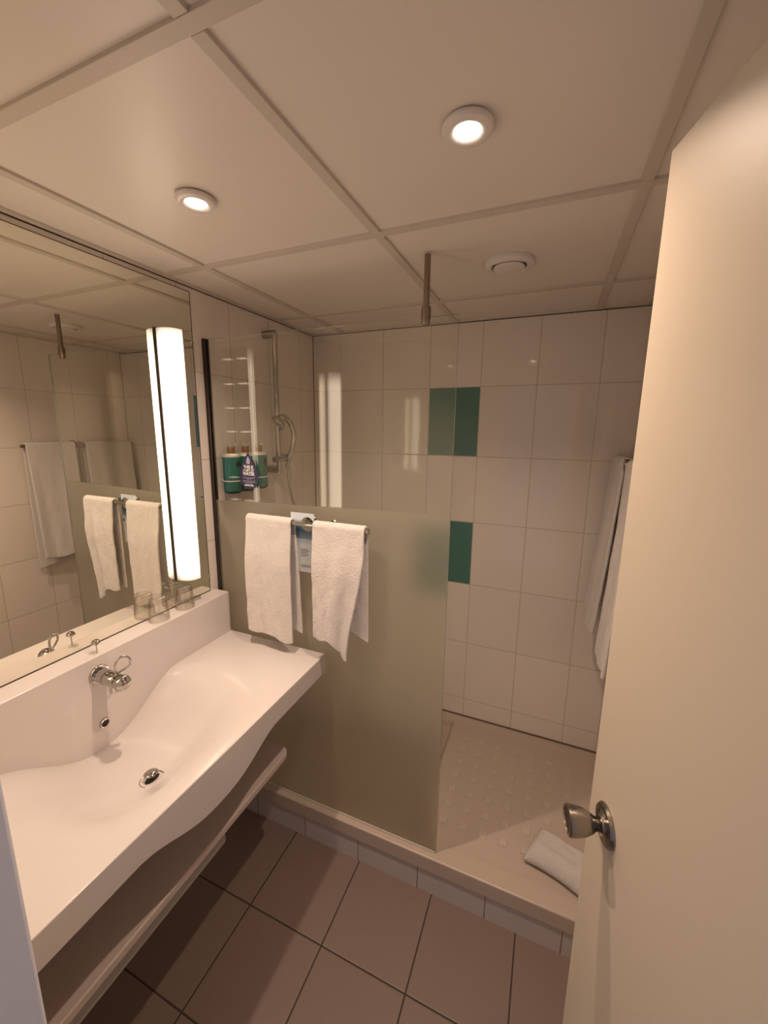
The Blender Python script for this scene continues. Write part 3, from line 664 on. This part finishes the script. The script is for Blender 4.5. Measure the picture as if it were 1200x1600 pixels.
bm = bmesh.new(); tube(bm, smooth_path([(0.082, SY+0.048, 1.537), (0.081, SY+0.046, 1.48), (0.086, SY+0.055, 1.40), (0.090, SY+0.085, 1.30), (0.080, SY+0.13, 1.15), (0.060, SY+0.12, 1.00), (0.045, SY+0.05, 0.92), (0.020, SY, 0.97), (0.001, SY, 0.98)], 10), 0.0072, 12); obj('hose', bm, M['hosem'], rs, smooth=True)
reparent_local(rs)

# ================================================================== RIGHT WALL RAIL AND BATH TOWELS
RX, RZ = 1.512, 1.600
rr = empty('bath_towel_rail', (RX, 1.66, RZ)); tag(rr, 'steel towel rail on the right wall carrying two bath towels', 'towel rail')
bm = bmesh.new(); cyl(bm, (RX, 1.335, RZ), (RX, 1.992, RZ), 0.009, n=24); obj('rail_bar', bm, M['satin'], rr, smooth=True)
for y in (1.640,):
    bm = bmesh.new(); cyl(bm, (RX+0.004, y, RZ), (XR-0.001, y, RZ), 0.010, n=20); lathe(bm, [(0, 0), (0.028, 0), (0.028, 0.005), (0.024, 0.010), (0, 0.010)], (XR-0.001, y, RZ), (-1, 0, 0), 32)
    lathe(bm, [(0, -0.004), (0.022, -0.004), (0.024, 0.004), (0.022, 0.012), (0, 0.014)], (RX-0.010, y, RZ), (-1, 0, 0), 32)
    obj('bracket', bm, M['rodm'], rr, smooth=True)
reparent_local(rr)
towel('bath_towel', (RX, 1.352, RZ), (RX, 1.612, RZ), None, (-1, 0, 0), 0.010, 0.655, 0.735, 0.031, 0.002, 1.1,
      'white bath towel on the right wall rail, the one nearer the doorway', 'bath towels on the right wall', thick=0.011, amp=0.005, hemf=lambda s: 0.012*math.sin(5*s)+0.02*s, hemb=lambda s: -0.04*s)
towel('bath_towel', (RX, 1.672, RZ), (RX, 1.975, RZ), None, (-1, 0, 0), 0.010, 0.660, 0.700, 0.046, 0.002, 3.4,
      'white bath towel on the right wall rail, beside the back wall', 'bath towels on the right wall', thick=0.011, amp=0.006, hemf=lambda s: 0.02*math.sin(4*s), hemb=lambda s: 0.02)

# folded bath mat on the tray
bm = bmesh.new(); L_, W_, NXX, NYY = 0.235, 0.160, 44, 30
def matz(u, v, layer):
    e_ = min(1, min(u, 1-u)*9)**0.5 * min(1, min(v, 1-v)*7)**0.5
    return e_
def mpt(u, v, z):
    bend = 0.012*math.sin(u*2.4)
    x = u*L_; y = (v-0.5)*W_*(1-0.10*math.sin(PI*u)) + bend
    return Vector((x, y, z))
tp_ = [[None]*(NYY+1) for _ in range(NXX+1)]; bt_ = [[None]*(NYY+1) for _ in range(NXX+1)]
for i in range(NXX+1):
    for j in range(NYY+1):
        u, v = i/NXX, j/NYY; e_ = matz(u, v, 0)
        n_ = noise.noise(Vector((u*5, v*5, 1)))*0.004
        tp_[i][j] = bm.verts.new(mpt(u, v, 0.016+0.036*e_+n_*e_*1.5 + 0.005*math.sin(v*6)))
        bt_[i][j] = bm.verts.new(mpt(0.03+0.94*u, 0.03+0.94*v, 0.012-0.011*e_))
for i in range(NXX):
    for j in range(NYY):
        bm.faces.new((tp_[i][j], tp_[i+1][j], tp_[i+1][j+1], tp_[i][j+1])); bm.faces.new((bt_[i][j], bt_[i][j+1], bt_[i+1][j+1], bt_[i+1][j]))
for i in range(NXX):
    for j in (0, NYY): bm.faces.new((tp_[i][j], bt_[i][j], bt_[i+1][j], tp_[i+1][j]))
for j in range(NYY):
    for i in (0, NXX): bm.faces.new((tp_[i][j], tp_[i][j+1], bt_[i][j+1], bt_[i][j]))
fm = obj('folded_bath_mat', bm, M['terry'], smooth=True, angle=180); fm.location = (1.306, 1.412, 0.1645); fm.rotation_euler = (0, 0, -0.36)
tag(fm, 'white terry bath mat folded up on the shower tray beside the door', 'bath mat')

# ================================================================== CEILING FITTINGS
def downlight(x, y, label):
    r = empty('ceiling_downlight', (x, y, H+0.006)); tag(r, label, 'downlight', 'lit ceiling downlights')
    bm = bmesh.new(); lathe(bm, [(0.0235, 0.0), (0.036, 0.0), (0.0425, 0.003), (0.0435, 0.008), (0.041, 0.012), (0.034, 0.0145), (0.0260, 0.0130), (0.0235, 0.011)], (0, 0, 0), (0, 0, -1), 48, closed_profile=True)
    obj('bezel', bm, M['plast'], r, smooth=True)
    bm = bmesh.new(); lathe(bm, [(0, 0.002), (0.0234, 0.002), (0.0234, 0.0105), (0, 0.0110)], (0, 0, 0), (0, 0, -1), 36); obj('lens', bm, M['lens'], r, smooth=True)
    ld = bpy.data.lights.new('downlight_beam', 'AREA'); ld.shape = 'DISK'; ld.size = 0.034; ld.energy = SPOT_W; ld.color = SPOT_COL; ld.spread = math.radians(134)
    lo_ = bpy.data.objects.new('downlight_beam', ld); COL.objects.link(lo_); lo_.parent = r; lo_.location = (0, 0, -0.016)
    return r
downlight(0.472, 0.791, 'lit round ceiling downlight above the washbasin side')
downlight(1.079, 0.797, 'lit round ceiling downlight in the middle of the ceiling, nearer the door')
vt = empty('ceiling_vent', (1.089, 1.402, H+0.006)); tag(vt, 'round white air valve in the ceiling over the shower', 'air vent')
bm = bmesh.new(); lathe(bm, [(0.050, 0.0), (0.071, 0.0), (0.073, 0.004), (0.072, 0.012), (0.066, 0.018), (0.058, 0.0195), (0.052, 0.016), (0.050, 0.008)], (0, 0, 0), (0, 0, -1), 56, closed_profile=True); obj('outer_ring', bm, M['plast'], vt, smooth=True)
bm = bmesh.new(); lathe(bm, [(0, 0.006), (0.040, 0.006), (0.046, 0.016), (0.0462, 0.020), (0.043, 0.023), (0.020, 0.0245), (0, 0.0245)], (0, 0, 0), (0, 0, -1), 56); obj('valve_disc', bm, M['plast'], vt, smooth=True)
bm = bmesh.new(); lathe(bm, [(0, 0.001), (0.050, 0.001), (0.050, 0.004), (0, 0.004)], (0, 0, 0), (0, 0, -1), 40); obj('valve_gap_shade', bm, M['black'], vt)  # black disc painted as the shade behind the valve disc
